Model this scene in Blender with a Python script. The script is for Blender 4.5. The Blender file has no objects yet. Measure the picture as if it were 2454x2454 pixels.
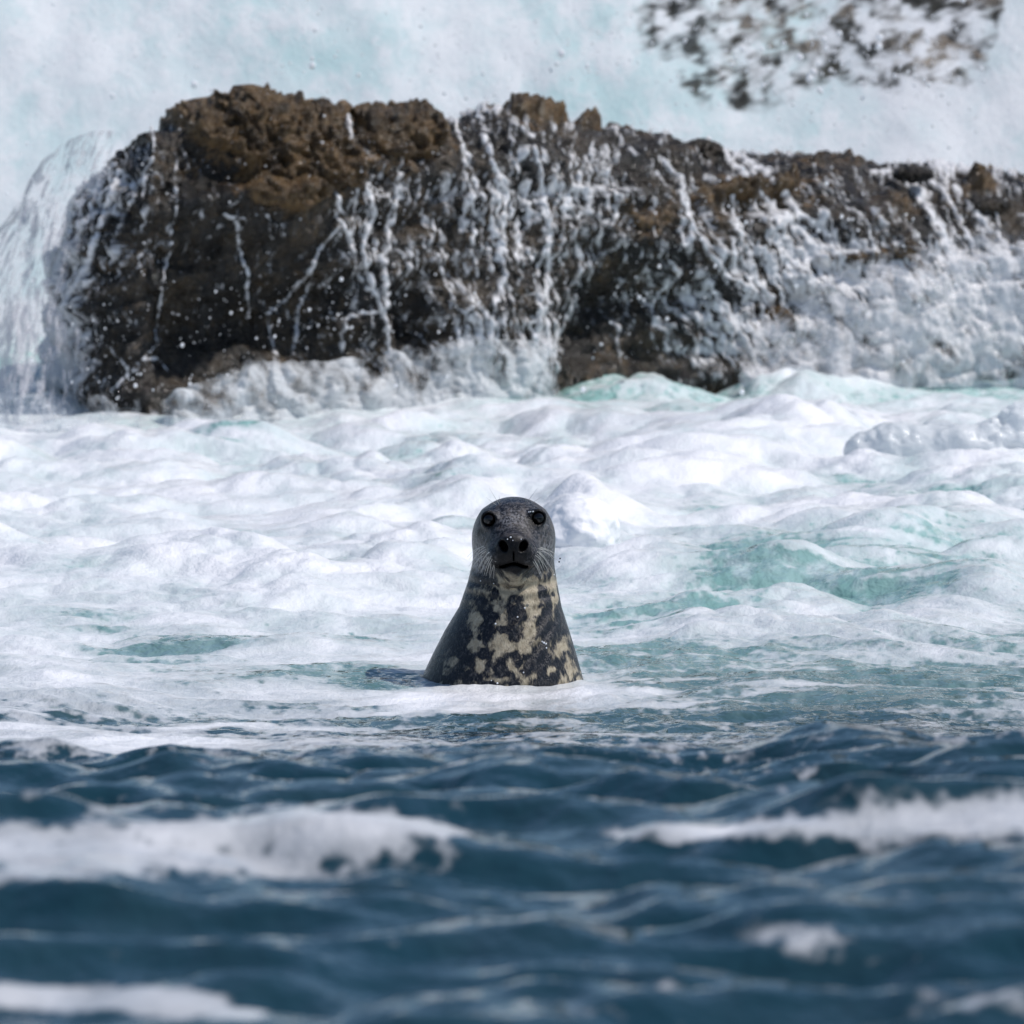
import bpy, math, random
import numpy as np

# ------------------------------------------------------------------ camera, world, sun, exposure
scene = bpy.context.scene
COL = scene.collection
R = math.radians
CAM_Z = 2.0
PITCH = 0.0793
K = 0.12245 / 2454            # tangent per photograph pixel
cam_d = bpy.data.cameras.new('camera')
cam = bpy.data.objects.new('camera', cam_d); COL.objects.link(cam)
cam.location = (0, 0, CAM_Z)
cam.rotation_euler = (math.pi / 2 - PITCH, 0, 0)
cam_d.sensor_width = 36
cam_d.lens = 18 / (1227 * K)
cam_d.clip_start = 0.5
cam_d.clip_end = 3000
cam_d.dof.use_dof = True
cam_d.dof.focus_distance = 20.1
cam_d.dof.aperture_fstop = 10.0
scene.camera = cam

SUN_DIR = np.array([0.58, -0.02, 0.815]); SUN_DIR /= np.linalg.norm(SUN_DIR)
elev = math.asin(SUN_DIR[2]); azim = math.atan2(SUN_DIR[0], SUN_DIR[1])
world = bpy.data.worlds.new('World'); scene.world = world
world.use_nodes = True
wn = world.node_tree
bg = wn.nodes['Background']
sky = wn.nodes.new('ShaderNodeTexSky'); sky.sky_type = 'NISHITA'
sky.sun_disc = False
sky.sun_elevation = elev
sky.sun_rotation = azim
sky.air_density = 1.0; sky.dust_density = 0.4; sky.ozone_density = 3.0
wn.links.new(sky.outputs[0], bg.inputs[0])
bg.inputs[1].default_value = 0.098
sun_d = bpy.data.lights.new('sun', 'SUN'); sun_d.energy = 3.7; sun_d.angle = R(0.53)
sun_d.color = (1.0, 0.95, 0.90)
sun = bpy.data.objects.new('sun', sun_d); COL.objects.link(sun)
from mathutils import Vector
sun.rotation_euler = Vector(SUN_DIR).to_track_quat('Z', 'Y').to_euler()
sun.location = (5, 10, 20)
scene.view_settings.view_transform = 'Standard'
scene.view_settings.look = 'None'
scene.view_settings.gamma = 1
scene.view_settings.use_curve_mapping = False
scene.view_settings.exposure = 0.16
scene.render.engine = 'CYCLES'
scene.cycles.use_denoising = True
scene.cycles.max_bounces = 8
scene.cycles.transparent_max_bounces = 24
scene.cycles.caustics_reflective = False
scene.cycles.caustics_refractive = False

# ------------------------------------------------------------------ numpy helpers
def sstep(a, b, x):
    t = np.clip((x - a) / (b - a), 0, 1)
    return t * t * (3 - 2 * t)

def _hash(ix, iy, iz, seed):
    h = (ix.astype(np.int64) * 374761393 + iy.astype(np.int64) * 668265263 + iz.astype(np.int64) * 2147483647 + seed * 974711)
    h = (h ^ (h >> 13)) * 1274126177
    h = h & 0xffffffff
    h = (h ^ (h >> 16)) * 2246822519
    h = h & 0xffffffff
    return (h ^ (h >> 15)) & 0xffff

_ang = np.arange(256) * (2 * np.pi / 256)
_G2 = np.stack([np.cos(_ang), np.sin(_ang)], 1)
def noise2(x, y, seed=0):
    x = np.asarray(x, float); y = np.asarray(y, float)
    x, y = np.broadcast_arrays(x, y)
    ix = np.floor(x); iy = np.floor(y)
    fx = x - ix; fy = y - iy
    ux = fx**3 * (fx * (fx * 6 - 15) + 10); uy = fy**3 * (fy * (fy * 6 - 15) + 10)
    z = np.zeros_like(ix)
    def g(dx, dy):
        k = _hash(ix + dx, iy + dy, z, seed) & 255
        return _G2[k, 0] * (fx - dx) + _G2[k, 1] * (fy - dy)
    a = g(0, 0); b = g(1, 0); c = g(0, 1); d = g(1, 1)
    return 1.5 * ((a + ux * (b - a)) * (1 - uy) + (c + ux * (d - c)) * uy)

_rs = np.random.RandomState(5)
_G3 = _rs.normal(size=(256, 3)); _G3 /= np.linalg.norm(_G3, axis=1)[:, None]
def noise3(x, y, z, seed=0):
    ix = np.floor(x); iy = np.floor(y); iz = np.floor(z)
    fx = x - ix; fy = y - iy; fz = z - iz
    f = lambda t: t**3 * (t * (t * 6 - 15) + 10)
    ux, uy, uz = f(fx), f(fy), f(fz)
    def g(dx, dy, dz):
        k = _hash(ix + dx, iy + dy, iz + dz, seed) & 255
        return _G3[k, 0] * (fx - dx) + _G3[k, 1] * (fy - dy) + _G3[k, 2] * (fz - dz)
    l = lambda a, b, t: a + (b - a) * t
    return 1.5 * l(l(l(g(0,0,0), g(1,0,0), ux), l(g(0,1,0), g(1,1,0), ux), uy),
                   l(l(g(0,0,1), g(1,0,1), ux), l(g(0,1,1), g(1,1,1), ux), uy), uz)

def fbm2(x, y, o=4, seed=0, gain=0.5):
    s = 0; a = 1.0
    for i in range(o):
        s = s + a * noise2(x * 2**i + 17.3 * i, y * 2**i - 9.1 * i, seed + i); a *= gain
    return s
def fbm3(x, y, z, o=4, seed=0, gain=0.5):
    s = 0; a = 1.0
    for i in range(o):
        s = s + a * noise3(x * 2**i + 7.7 * i, y * 2**i, z * 2**i - 3.1 * i, seed + i); a *= gain
    return s

CP, SP = math.cos(PITCH), math.sin(PITCH)
def project(x, y, z):
    """photograph pixel (2454 wide) of a world point, used to read where things stood in the photograph"""
    dz = z - CAM_Z
    d = y * CP - dz * SP
    d = np.where(d < 0.5, 0.5, d)
    up = y * SP + dz * CP
    return 1227 + x / d / K, 1227 - up / d / K
def at_dist(px, py, Y):
    """world point on the ray of a photograph pixel at ground distance Y"""
    a = (px - 1227) * K; b = (1227 - py) * K
    dy = CP + b * SP; dz = -SP + b * CP
    return np.array([a * Y / dy, Y, CAM_Z + dz * Y / dy])
def on_plane(px, py, z=0.0):
    a = (px - 1227) * K; b = (1227 - py) * K
    dy = CP + b * SP; dz = -SP + b * CP
    t = (z - CAM_Z) / dz
    return np.array([a * t, dy * t, z])

# ------------------------------------------------------------------ mesh helpers
def mesh_np(name, verts, quads, attrs=None, mat=None, parent=None, normals=None, smooth=True):
    me = bpy.data.meshes.new(name)
    nv, nf = len(verts), len(quads); k = quads.shape[1]
    me.vertices.add(nv); me.vertices.foreach_set('co', np.ascontiguousarray(verts, np.float32).ravel())
    me.loops.add(nf * k); me.loops.foreach_set('vertex_index', np.ascontiguousarray(quads, np.int32).ravel())
    me.polygons.add(nf)
    me.polygons.foreach_set('loop_start', np.arange(0, nf * k, k, dtype=np.int32))
    me.polygons.foreach_set('loop_total', np.full(nf, k, np.int32))
    me.polygons.foreach_set('use_smooth', np.full(nf, smooth))
    me.update(calc_edges=True)
    for an, av in (attrs or {}).items():
        at = me.attributes.new(an, 'FLOAT', 'POINT')
        at.data.foreach_set('value', np.ascontiguousarray(av, np.float32).ravel())
    if normals is not None:
        me.normals_split_custom_set_from_vertices(normals.tolist())
    if mat: me.materials.append(mat)
    o = bpy.data.objects.new(name, me); COL.objects.link(o)
    if parent: o.parent = parent
    return o

def grid_quads(nr, nc):
    i = np.arange(nr - 1)[:, None] * nc + np.arange(nc - 1)[None, :]
    return np.stack([i, i + 1, i + nc + 1, i + nc], -1).reshape(-1, 4)

def compact(verts, quads, attrs, normals=None):
    used = np.unique(quads)
    m = np.full(len(verts), -1, np.int64); m[used] = np.arange(len(used))
    return verts[used], m[quads], {k: v[used] for k, v in attrs.items()}, (normals[used] if normals is not None else None)

def grid_normals(P):
    du = np.gradient(P, axis=1); dv = np.gradient(P, axis=0)
    n = np.cross(du, dv); return n / (np.linalg.norm(n, axis=-1, keepdims=True) + 1e-12)

def surface_nets(F, org, h):
    """closed surface of the field F < 0 on a regular grid"""
    S = F < 0
    c = [(i, j, k) for i in (0, 1) for j in (0, 1) for k in (0, 1)]
    nx, ny, nz = F.shape
    sl = lambda a, i, j, k: a[i:nx - 1 + i, j:ny - 1 + j, k:nz - 1 + k]
    cnt = sum(sl(S, *q).astype(np.int8) for q in c)
    act = (cnt > 0) & (cnt < 8)
    I = np.argwhere(act)
    idx = np.full(act.shape, -1, np.int64); idx[act] = np.arange(len(I))
    V = np.zeros((len(I), 3)); W = np.zeros(len(I))
    val = {q: F[I[:, 0] + q[0], I[:, 1] + q[1], I[:, 2] + q[2]].astype(float) for q in c}
    for q in c:
        for ax in range(3):
            if q[ax] == 0:
                r = list(q); r[ax] = 1; r = tuple(r)
                a, b = val[q], val[r]
                m = (a < 0) != (b < 0)
                t = np.where(m, a / np.where(m, a - b, 1), 0)
                p = np.repeat(np.array(q, float)[None], len(I), 0); p[:, ax] = t
                V += p * m[:, None]; W += m
    V = (V / W[:, None] + I) * h + np.array(org)
    Q = []
    for ax in range(3):
        a = S[:-1] if ax == 0 else (S[:, :-1] if ax == 1 else S[:, :, :-1])
        b = S[1:] if ax == 0 else (S[:, 1:] if ax == 1 else S[:, :, 1:])
        E = np.argwhere(a != b)
        o1, o2 = [(1, 2), (2, 0), (0, 1)][ax]
        ok = (E[:, o1] > 0) & (E[:, o2] > 0) & (E[:, o1] < F.shape[o1] - 1) & (E[:, o2] < F.shape[o2] - 1)
        E = E[ok]
        flip = ~a[E[:, 0], E[:, 1], E[:, 2]]
        def at(d1, d2):
            e = E.copy(); e[:, o1] += d1; e[:, o2] += d2
            return idx[e[:, 0], e[:, 1], e[:, 2]]
        q = np.stack([at(-1, -1), at(0, -1), at(0, 0), at(-1, 0)], 1)
        q[flip] = q[flip][:, ::-1]
        Q.append(q)
    return V, np.concatenate(Q)

def smin(a, b, k):
    h = np.clip(0.5 + 0.5 * (b - a) / k, 0, 1)
    return b + (a - b) * h - k * h * (1 - h)
def smax(a, b, k): return -smin(-a, -b, k)
def ell(X, Y, Z, c, r):
    q = np.sqrt(((X - c[0]) / r[0])**2 + ((Y - c[1]) / r[1])**2 + ((Z - c[2]) / r[2])**2)
    return (q - 1) * min(r)
def cone(X, Y, Z, a, b, ra, rb):
    a = np.array(a, float); b = np.array(b, float); d = b - a; L2 = d @ d
    t = np.clip(((X - a[0]) * d[0] + (Y - a[1]) * d[1] + (Z - a[2]) * d[2]) / L2, 0, 1)
    return np.sqrt((X - a[0] - t * d[0])**2 + (Y - a[1] - t * d[1])**2 + (Z - a[2] - t * d[2])**2) - (ra + (rb - ra) * t)

def tag(o, label=None, cat=None, group=None, kind=None):
    if label: o['label'] = label
    if cat: o['category'] = cat
    if group: o['group'] = group
    if kind: o['kind'] = kind
    return o

# ------------------------------------------------------------------ material helpers
class NT:
    def __init__(s, name):
        s.m = bpy.data.materials.new(name); s.m.use_nodes = True
        s.t = s.m.node_tree; s.t.nodes.clear()
        s.out = s.t.nodes.new('ShaderNodeOutputMaterial')
    def n(s, typ, props=None, **ins):
        nd = s.t.nodes.new('ShaderNode' + typ)
        for k, v in (props or {}).items(): setattr(nd, k, v)
        for k, v in ins.items():
            s.set(nd, k, v)
        return nd
    def set(s, nd, k, v):
        key = k
        if k.startswith('i') and k[1:].isdigit(): sock = nd.inputs[int(k[1:])]
        else: sock = nd.inputs[key.replace('_', ' ')]
        if isinstance(v, bpy.types.NodeSocket): s.t.links.new(v, sock)
        elif isinstance(v, bpy.types.Node): s.t.links.new(v.outputs[0], sock)
        else: sock.default_value = v
    def attr(s, name): return s.n('Attribute', {'attribute_name': name}).outputs['Fac']
    def math(s, op, a, b=0.0, clamp=False):
        nd = s.n('Math', {'operation': op, 'use_clamp': clamp}, i0=a, i1=b); return nd.outputs[0]
    def ramp(s, x, a, b, lo=0.0, hi=1.0, smooth=True):
        nd = s.n('MapRange', {'interpolation_type': 'SMOOTHSTEP' if smooth else 'LINEAR'}, i0=x, i1=a, i2=b, i3=lo, i4=hi)
        return nd.outputs[0]
    def mix(s, f, a, b):
        nd = s.t.nodes.new('ShaderNodeMix'); nd.data_type = 'RGBA'
        for i, v in ((0, f), (6, a), (7, b)):
            if isinstance(v, bpy.types.NodeSocket): s.t.links.new(v, nd.inputs[i])
            elif i == 0: nd.inputs[0].default_value = v
            else: nd.inputs[i].default_value = (*v, 1)
        return nd.outputs[2]
    def coord(s, scale=(1, 1, 1), rot=(0, 0, 0)):
        tc = s.n('TexCoord'); mp = s.n('Mapping', Vector=tc.outputs['Object'], Scale=scale, Rotation=rot)
        return mp.outputs[0]
    def noise(s, vec, scale, detail=3.0, rough=0.55, dist=0.0):
        return s.n('TexNoise', Vector=vec, Scale=scale, Detail=detail, Roughness=rough, Distortion=dist).outputs[0]
    def bump(s, h, strength, dist, normal=None):
        b = s.n('Bump', Strength=strength, Distance=dist, Height=h)
        if normal is not None: s.set(b, 'Normal', normal)
        return b.outputs[0]
    def surf(s, sh):
        s.t.links.new(sh if isinstance(sh, bpy.types.NodeSocket) else sh.outputs[0], s.out.inputs[0]); return s.m

FOAM = (0.78, 0.78, 0.805)

def sea_material():
    t = NT('sea_water_and_foam')
    F = t.attr('foam'); T = t.attr('tone')
    br = t.noise(t.coord((9, 4, 9)), 2.0, 4.0, 0.6, 0.2)
    fine = t.noise(t.coord((30, 12, 30), (0, 0, 0.05)), 2.0, 4.0, 0.62, 0.1)
    lace = t.n('TexVoronoi', {'feature': 'SMOOTH_F1'}, Vector=t.coord((1, .55, 1)), Scale=26.0, Smoothness=.4, Detail=1.0).outputs[0]
    f = t.math('ADD', F, t.math('MULTIPLY', t.math('SUBTRACT', br, 0.5), 0.70))
    f = t.math('ADD', f, t.math('MULTIPLY', t.math('SUBTRACT', fine, 0.5), 0.45))
    f = t.math('ADD', f, t.math('MULTIPLY', t.math('SUBTRACT', lace, 0.38), 0.55))
    f = t.ramp(f, 0.28, 0.70)
    # thin froth lets the water's colour through
    thick = t.noise(t.coord((6, 2.4, 6), (0, 0, .08)), 1.0, 4.0, .6, .1)
    f = t.math('MULTIPLY', f, t.ramp(t.math('ADD', t.math('MULTIPLY', F, .75), t.math('MULTIPLY', t.math('SUBTRACT', thick, .5), 1.1)), .26, .95, .48, 1.0))
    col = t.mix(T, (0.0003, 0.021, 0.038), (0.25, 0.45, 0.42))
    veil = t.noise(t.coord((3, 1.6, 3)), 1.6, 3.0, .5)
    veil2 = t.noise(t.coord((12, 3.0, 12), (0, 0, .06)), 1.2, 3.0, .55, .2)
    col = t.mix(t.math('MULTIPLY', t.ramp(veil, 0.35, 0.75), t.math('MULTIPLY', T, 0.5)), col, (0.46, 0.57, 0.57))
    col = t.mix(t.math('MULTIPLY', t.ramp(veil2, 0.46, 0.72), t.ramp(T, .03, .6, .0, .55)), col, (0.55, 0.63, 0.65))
    rip = t.noise(t.coord((12, 8, 12), (0, 0, 0.12)), 1.3, 3.0, 0.5, 0.1)
    bw = t.bump(rip, t.ramp(T, .03, .4, .30, .55), 0.05)
    water = t.n('BsdfPrincipled', Base_Color=col, Roughness=0.06, IOR=1.24, Normal=bw)
    fb = t.noise(t.coord((60, 30, 60)), 1.8, 3.0, 0.6)
    fl = t.noise(t.coord((8, 7, 8), (0, 0, 0.1)), 1.1, 3.0, 0.55, 0.2)
    bf = t.bump(fl, 0.30, 0.035)
    bf = t.bump(fb, 0.55, 0.006, bf)
    foam = t.n('BsdfPrincipled', Base_Color=(*FOAM, 1), Roughness=0.30, IOR=1.33, Normal=bf)
    sh = t.n('MixShader', i0=f, i1=water.outputs[0], i2=foam.outputs[0])
    return t.surf(sh)

def white_water_material(name, col=(0.74, 0.76, 0.80), streak=(26, 26, 3), amin=0.0, trans=0.35, rough=0.25, opacity=1.0, nz=1.1, bst=.5):
    """sheets of aerated falling water: opacity follows the mesh attribute 'dens' broken by fine noise"""
    t = NT(name)
    D = t.attr('dens')
    n1 = t.noise(t.coord(streak), 1.0, 5.0, 0.65, 0.5)
    a = t.math('ADD', D, t.math('MULTIPLY', t.math('SUBTRACT', n1, 0.5), nz))
    a = t.ramp(a, 0.25, 0.95, amin, opacity)
    bmp = t.bump(n1, bst, 0.02)
    p = t.n('BsdfPrincipled', Base_Color=(*col, 1), Roughness=rough, IOR=1.33, Normal=bmp)
    tr = t.n('BsdfTranslucent', Color=(*col, 1), Normal=bmp)
    m = t.n('MixShader', i0=trans, i1=p.outputs[0], i2=tr.outputs[0])
    tp = t.n('BsdfTransparent')
    return t.surf(t.n('MixShader', i0=a, i1=tp.outputs[0], i2=m.outputs[0]))

# ------------------------------------------------------------------ the sea
def swell(x, y):
    top = 0.655 + 0.018 * sstep(.1, -.6, x) + 0.06 * sstep(.2, .8, x) - .03 * sstep(1.2, 3, np.abs(x))
    t = np.clip((y - 11.0) / 7.9, 0, 1)
    h = top * np.where(y < 9.5, np.exp(-(np.abs(y - 9.5) / 9.0)**4), 1 - (.80 * t + .20 * t * t * (3 - 2 * t)))
    return h
SEAL = np.array([0.0, 20.17, -0.013])

def blob(PX, PY, cx, cy, rx, ry, rot=0.0):
    c, s = math.cos(rot), math.sin(rot)
    dx = PX - cx; dy = PY - cy
    a = (dx * c + dy * s) / rx; b = (-dx * s + dy * c) / ry
    return np.exp(-(a * a + b * b))

# explicit foam mounds seen in the photograph: pixel x, y of the crest foot, half sizes, height in metres
MOUNDS = [
    (1650, 1120, 260, 60, .10, -.12), (1900, 1075, 260, 50, .13, -.05), (1400, 1230, 110, 40, .10, 0), (1340, 1010, 150, 22, .07, 0),
    (900, 1015, 150, 26, .06, 0), (820, 1250, 130, 34, .07, 0), (1130, 1180, 190, 30, .07, -.1), (560, 1390, 260, 40, .07, .05),
    (170, 1370, 230, 50, .08, 0), (700, 1400, 120, 40, .06, 0), (330, 1120, 190, 34, .06, 0), (1000, 1310, 120, 40, .05, -.2),
    (2250, 1240, 150, 30, .08, 0), (2380, 1130, 120, 40, .08, 0), (1900, 1372, 190, 20, .07, 0), (2380, 1420, 160, 30, .08, 0),
    (1750, 1500, 240, 30, .04, 0), (1150, 1660, 330, 12, .008, 0), (1480, 1645, 180, 14, .022, -.1), (90, 1670, 240, 40, .05, 0), (500, 1050, 160, 24, .05, 0),
    (1960, 935, 170, 14, .05, 0), (230, 1060, 110, 20, .06, 0), (2150, 1290, 200, 30, .07, -.2), (1120, 960, 120, 14, .05, 0)]
# patches of open water (negative) and of thick foam (positive)
PATCH = [
    (560, 1075, 90, 20, -.85), (900, 1060, 160, 22, -.4), (960, 1105, 60, 12, -.5), (1230, 940, 160, 25, -.5), (1480, 930, 220, 30, -.65), (1850, 900, 300, 25, -.7),
    (2250, 905, 260, 30, -.7), (1500, 1010, 160, 18, -.35), (1080, 1180, 130, 20, -.4), (1090, 1265, 90, 16, -.5), (1180, 1400, 70, 18, -.5),
    (170, 1390, 60, 14, -.5), (210, 1480, 110, 18, -.55), (410, 1545, 150, 24, -.75), (720, 1520, 200, 18, -.5), (900, 1612, 130, 24, -1.0), (150, 1580, 90, 14, -.35),
    (700, 1630, 220, 12, -.5), (780, 1680, 200, 10, -.6), (500, 1750, 80, 12, -.7), (150, 1730, 260, 12, -.6), (600, 1720, 400, 8, -.5),
    (1690, 1215, 70, 14, -.85), (2060, 1160, 90, 16, -.8), (2280, 1185, 120, 14, -.75), (1450, 1215, 60, 10, -.5), (2420, 1220, 60, 14, -.6),
    (1700, 1330, 150, 28, -.75), (1900, 1320, 180, 30, -.7), (2200, 1320, 220, 40, -.6), (1880, 1400, 170, 24, -.9), (2120, 1415, 170, 20, -.95),
    (1600, 1475, 200, 22, -.7), (1500, 1560, 180, 24, -.85), (1450, 1420, 80, 16, -.4), (1620, 1640, 140, 20, -.75), (1900, 1610, 250, 24, -.75), (2250, 1620, 220, 26, -.85), (2350, 1530, 120, 20, -.5),
    (1800, 1555, 160, 12, -.4), (2050, 1680, 300, 30, -.5), (1650, 1720, 330, 20, -.35), (1190, 1720, 330, 14, -.35), (1100, 1760, 300, 20, -.4),
    (1950, 1480, 260, 30, .25), (200, 1765, 330, 70, .36), (700, 1740, 260, 16, .30), (520, 1795, 300, 14, .25), (1250, 1700, 400, 9, .22), (1900, 1735, 420, 7, .24), (1500, 1765, 300, 7, .30), (1100, 1785, 300, 7, .26), (1650, 1690, 150, 8, .3), (1950, 1655, 150, 10, .35), (2200, 1570, 160, 12, .4), (1560, 1620, 120, 8, .3), (200, 1800, 260, 22, .5), (420, 1780, 120, 16, .35), (760, 1800, 160, 9, .25),
    (1350, 1730, 160, 9, .3), (1250, 1655, 420, 16, .6)]
# blurred bands of foam on the near swell
NEAR = [
    (120, 2030, 330, 40, .85), (480, 2010, 330, 34, .85), (820, 1990, 230, 40, .9), (1010, 2005, 120, 22, .75), (350, 2085, 420, 30, .55), (60, 2110, 200, 24, .5), (700, 2060, 250, 26, .45),
    (620, 2034, 120, 7, -.25),
    (1950, 1985, 200, 22, .7), (2250, 1960, 260, 34, .85), (2454, 1935, 160, 40, .7), (1700, 2000, 170, 15, .75), (1560, 2002, 110, 9, .5),
    (60, 2375, 190, 24, 1.0), (280, 2385, 160, 22, 1.0), (450, 2405, 130, 22, .95), (580, 2435, 100, 20, .9), (1640, 1870, 70, 18, .75), (1370, 1855, 46, 12, .45), (1770, 1845, 40, 10, .4),
    (300, 1948, 90, 12, .45), (650, 1935, 130, 9, .5), (90, 1920, 36, 10, .35), (1870, 2250, 130, 26, .60), (1950, 2275, 60, 20, .45), (2150, 2290, 60, 14, .42), (2240, 2270, 50, 18, .3), (1610, 2370, 50, 18, .35),
    (2350, 2420, 200, 40, .45), (1500, 2440, 200, 20, .3), (200, 1900, 300, 10, .25), (2300, 1770, 200, 12, .25), (600, 2300, 500, 10, .2), (820, 2160, 300, 9, .22)]

def sea_fields(x, y):
    B = swell(x, y)
    PX, PY = project(x, y, B)
    vis = (y > 7.5)
    PX = np.where(vis, PX, -9000)
    near = sstep(18.3, 15.4, y)          # the swell in front of the seal
    far = 1 - near
    # long low waves
    wx = x + 0.25 * noise2(x * .8, y * .5, 3); wy = y + 0.35 * noise2(x * .7, y * .45, 4)
    h = B.copy()
    out = sstep(60, 35, np.abs(y) + np.abs(x))
    # foam mounds: rounded heaps with creases between them
    b1 = np.abs(noise2(wx / .66, wy / .80, 11)); b2 = np.abs(noise2(wx / .34 + .3 * b1, wy / .36, 12)); b3 = np.abs(noise2(wx / .16, wy / .17, 13))
    q1 = 1 - np.abs(noise2(wx / .8 + .25 * y, wy / .62, 15)) * 2
    lumps = .075 * b1 + .055 * b2 * (.5 + 1.1 * b1) + .016 * b3 + .022 * np.maximum(0, q1) - .046
    sea_rough = sstep(19.2, 23.5, y) * .85 + .15
    rr = np.exp(-(((x - SEAL[0]) / .42)**2 + ((y - SEAL[1]) / .55)**2))
    h = h - .018 * rr
    h = h + far * lumps * sea_rough * (1 - rr)
    h = h + far * .018 * fbm2(wx / .9, wy / .8, 3, 21) * (1 - rr)
    h = h + far * (.007 * fbm2(wx / .2, wy / .15, 4, 25, .6) + .012 * (.3 - np.abs(noise2(wx / .34, wy / .2, 27)))) * (1 - .2 * rr)
    er = np.hypot((x + .0235) / .197, (y - SEAL[1] - .032) / .192)
    h = h + .004 * np.exp(-((er - 1.03) / .10)**2) * (.6 + 1.2 * noise2(x / .09, y / .12, 29))
    # wind waves on the near swell, crests lying across the view
    sx = x + .35 * y
    n1 = fbm2(sx / 1.3, y / .62, 4, 31, .55); n2 = noise2(sx / .50, y / .36, 37); r1 = 1 - np.abs(noise2(sx / 1.9, y / 1.0, 41)) * 2
    n3 = noise2(x / .23 + .5 * n2, y / .17, 38)
    r2 = 1 - np.abs(noise2(sx / .62 + .4 * n1, y / .42, 43)) * 2
    h = h + near * (.046 * n1 + .036 * n2 + .022 * n3 + .028 * (r1 - .42) + .022 * (r2 - .42) + .006 * noise2(x / .11, y / .09, 39))
    PXn, PYn = project(x, y, B + .65 * (h - B)); PXn = np.where(vis, PXn, -9000) * (.30 + .70 * sstep(15.5, 12.0, y)) * out
    mound_f = np.zeros_like(x)
    for cx, cy, rx, ry, hh, rot in MOUNDS:
        m = blob(PX, PY + 12 * noise2(wx / .3, wy / .5, 17), cx, cy, rx, ry, rot); h = h + .8 * hh * m * (1 - rr * .8); mound_f = np.maximum(mound_f, m)
    for cx, cy, rx, ry, a in NEAR:
        if a > .4: h = h + .004 * a * blob(PXn, PYn, cx, cy, rx, ry)
    # foam cover
    f = np.interp(PY, [700, 880, 960, 1040, 1200, 1560, 1640, 1700, 1740, 1800, 1850], [.46, .42, .64, .84, .90, .80, .68, .54, .44, .28, -.1])
    right = sstep(1380, 1700, PX) * sstep(1240, 1320, PY) * sstep(1800, 1640, PY)
    f = f - .28 * right - .14 * sstep(1300, 1600, PX) * sstep(1480, 1620, PY) - .16 * sstep(500, 900, PX) * sstep(1690, 1760, PY)
    f = f + .22 * mound_f
    tear = .75 + .75 * fbm2(wx / .45, wy / .13, 4, 81, .6)
    PXw = PX + 60 * noise2(wx / .25, wy / .4, 83); PYw = PY + 16 * noise2(wx / .22, wy / .3, 84)
    for cx, cy, rx, ry, a in PATCH:
        f = f + ((1.15 * a * tear) if a < 0 else a * 1.0) * blob(PXw, PYw, cx, cy, rx * 1.2, ry * 1.15)
    cov = fbm2(wx / .5, wy / .55, 4, 51)
    f = f + far * (.30 * cov + 3.0 * lumps * sstep(.15, 1, sea_rough)) + far * .24 * fbm2(wx / .9, wy / .16, 3, 55) * sstep(24, 19, y)
    nf = np.full_like(x, -.20)
    for cx, cy, rx, ry, a in NEAR:
        nf = nf + 1.05 * a * blob(PXn, PYn, cx, cy + 12, rx, ry)
    nf = nf * 1.0
    nf = nf + .09 * fbm2(sx / .5, y / .5, 4, 61) + .05 * n1
    nf = nf + sstep(13.2, 16.8, y) * (.44 + .62 * fbm2(sx / .8, y / .5, 4, 63, .6)) * sstep(18.8, 17.0, y) + .12 * sstep(16.5, 18, y)
    nf = np.minimum(nf, .62)
    f = f * far + nf * near
    f = np.where(y < 7.5, -.4, f)
    f = f * 1.0
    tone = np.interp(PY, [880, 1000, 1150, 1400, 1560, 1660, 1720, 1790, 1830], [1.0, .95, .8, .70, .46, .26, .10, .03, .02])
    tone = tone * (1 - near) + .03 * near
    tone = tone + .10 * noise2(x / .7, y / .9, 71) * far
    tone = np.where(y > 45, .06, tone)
    return h, np.clip(f, -.4, 1.4), np.clip(tone, 0, 1)

def build_sea():
    ys = np.concatenate([-np.geomspace(400, 1, 14), np.linspace(0, 7, 12), np.arange(7.4, 12, .032), np.arange(12, 15.5, .03), np.arange(15.5, 24, .0235),
                         np.arange(24, 33, .034), np.arange(33, 42, .12), np.geomspace(42.5, 900, 30)])
    g = np.linspace(-1.32, 1.32, 780)
    ext = 1.32 * np.geomspace(1.02, 900, 46)
    g = np.concatenate([-ext[::-1], g, ext])
    w = np.maximum(ys, 7.0) * .0618
    Y = np.repeat(ys[:, None], len(g), 1)
    X = w[:, None] * g[None, :]
    far_w = np.maximum(ys, 7.0)
    h, f, tone = sea_fields(X.ravel(), Y.ravel())
    V = np.stack([X.ravel(), Y.ravel(), h], 1)
    Nn = grid_normals(V.reshape(len(ys), len(g), 3)).reshape(-1, 3)
    Q = grid_quads(len(ys), len(g))
    mat = sea_material()
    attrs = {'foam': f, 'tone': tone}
    fq = f[Q].mean(1) > .5
    v, q, a, n = compact(V, Q[~fq], attrs, Nn)
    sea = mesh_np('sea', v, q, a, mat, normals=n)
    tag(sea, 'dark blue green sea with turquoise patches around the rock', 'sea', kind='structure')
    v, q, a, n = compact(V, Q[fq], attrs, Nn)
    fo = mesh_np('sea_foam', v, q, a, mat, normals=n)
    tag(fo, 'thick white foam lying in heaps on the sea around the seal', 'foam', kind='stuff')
build_sea()

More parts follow.
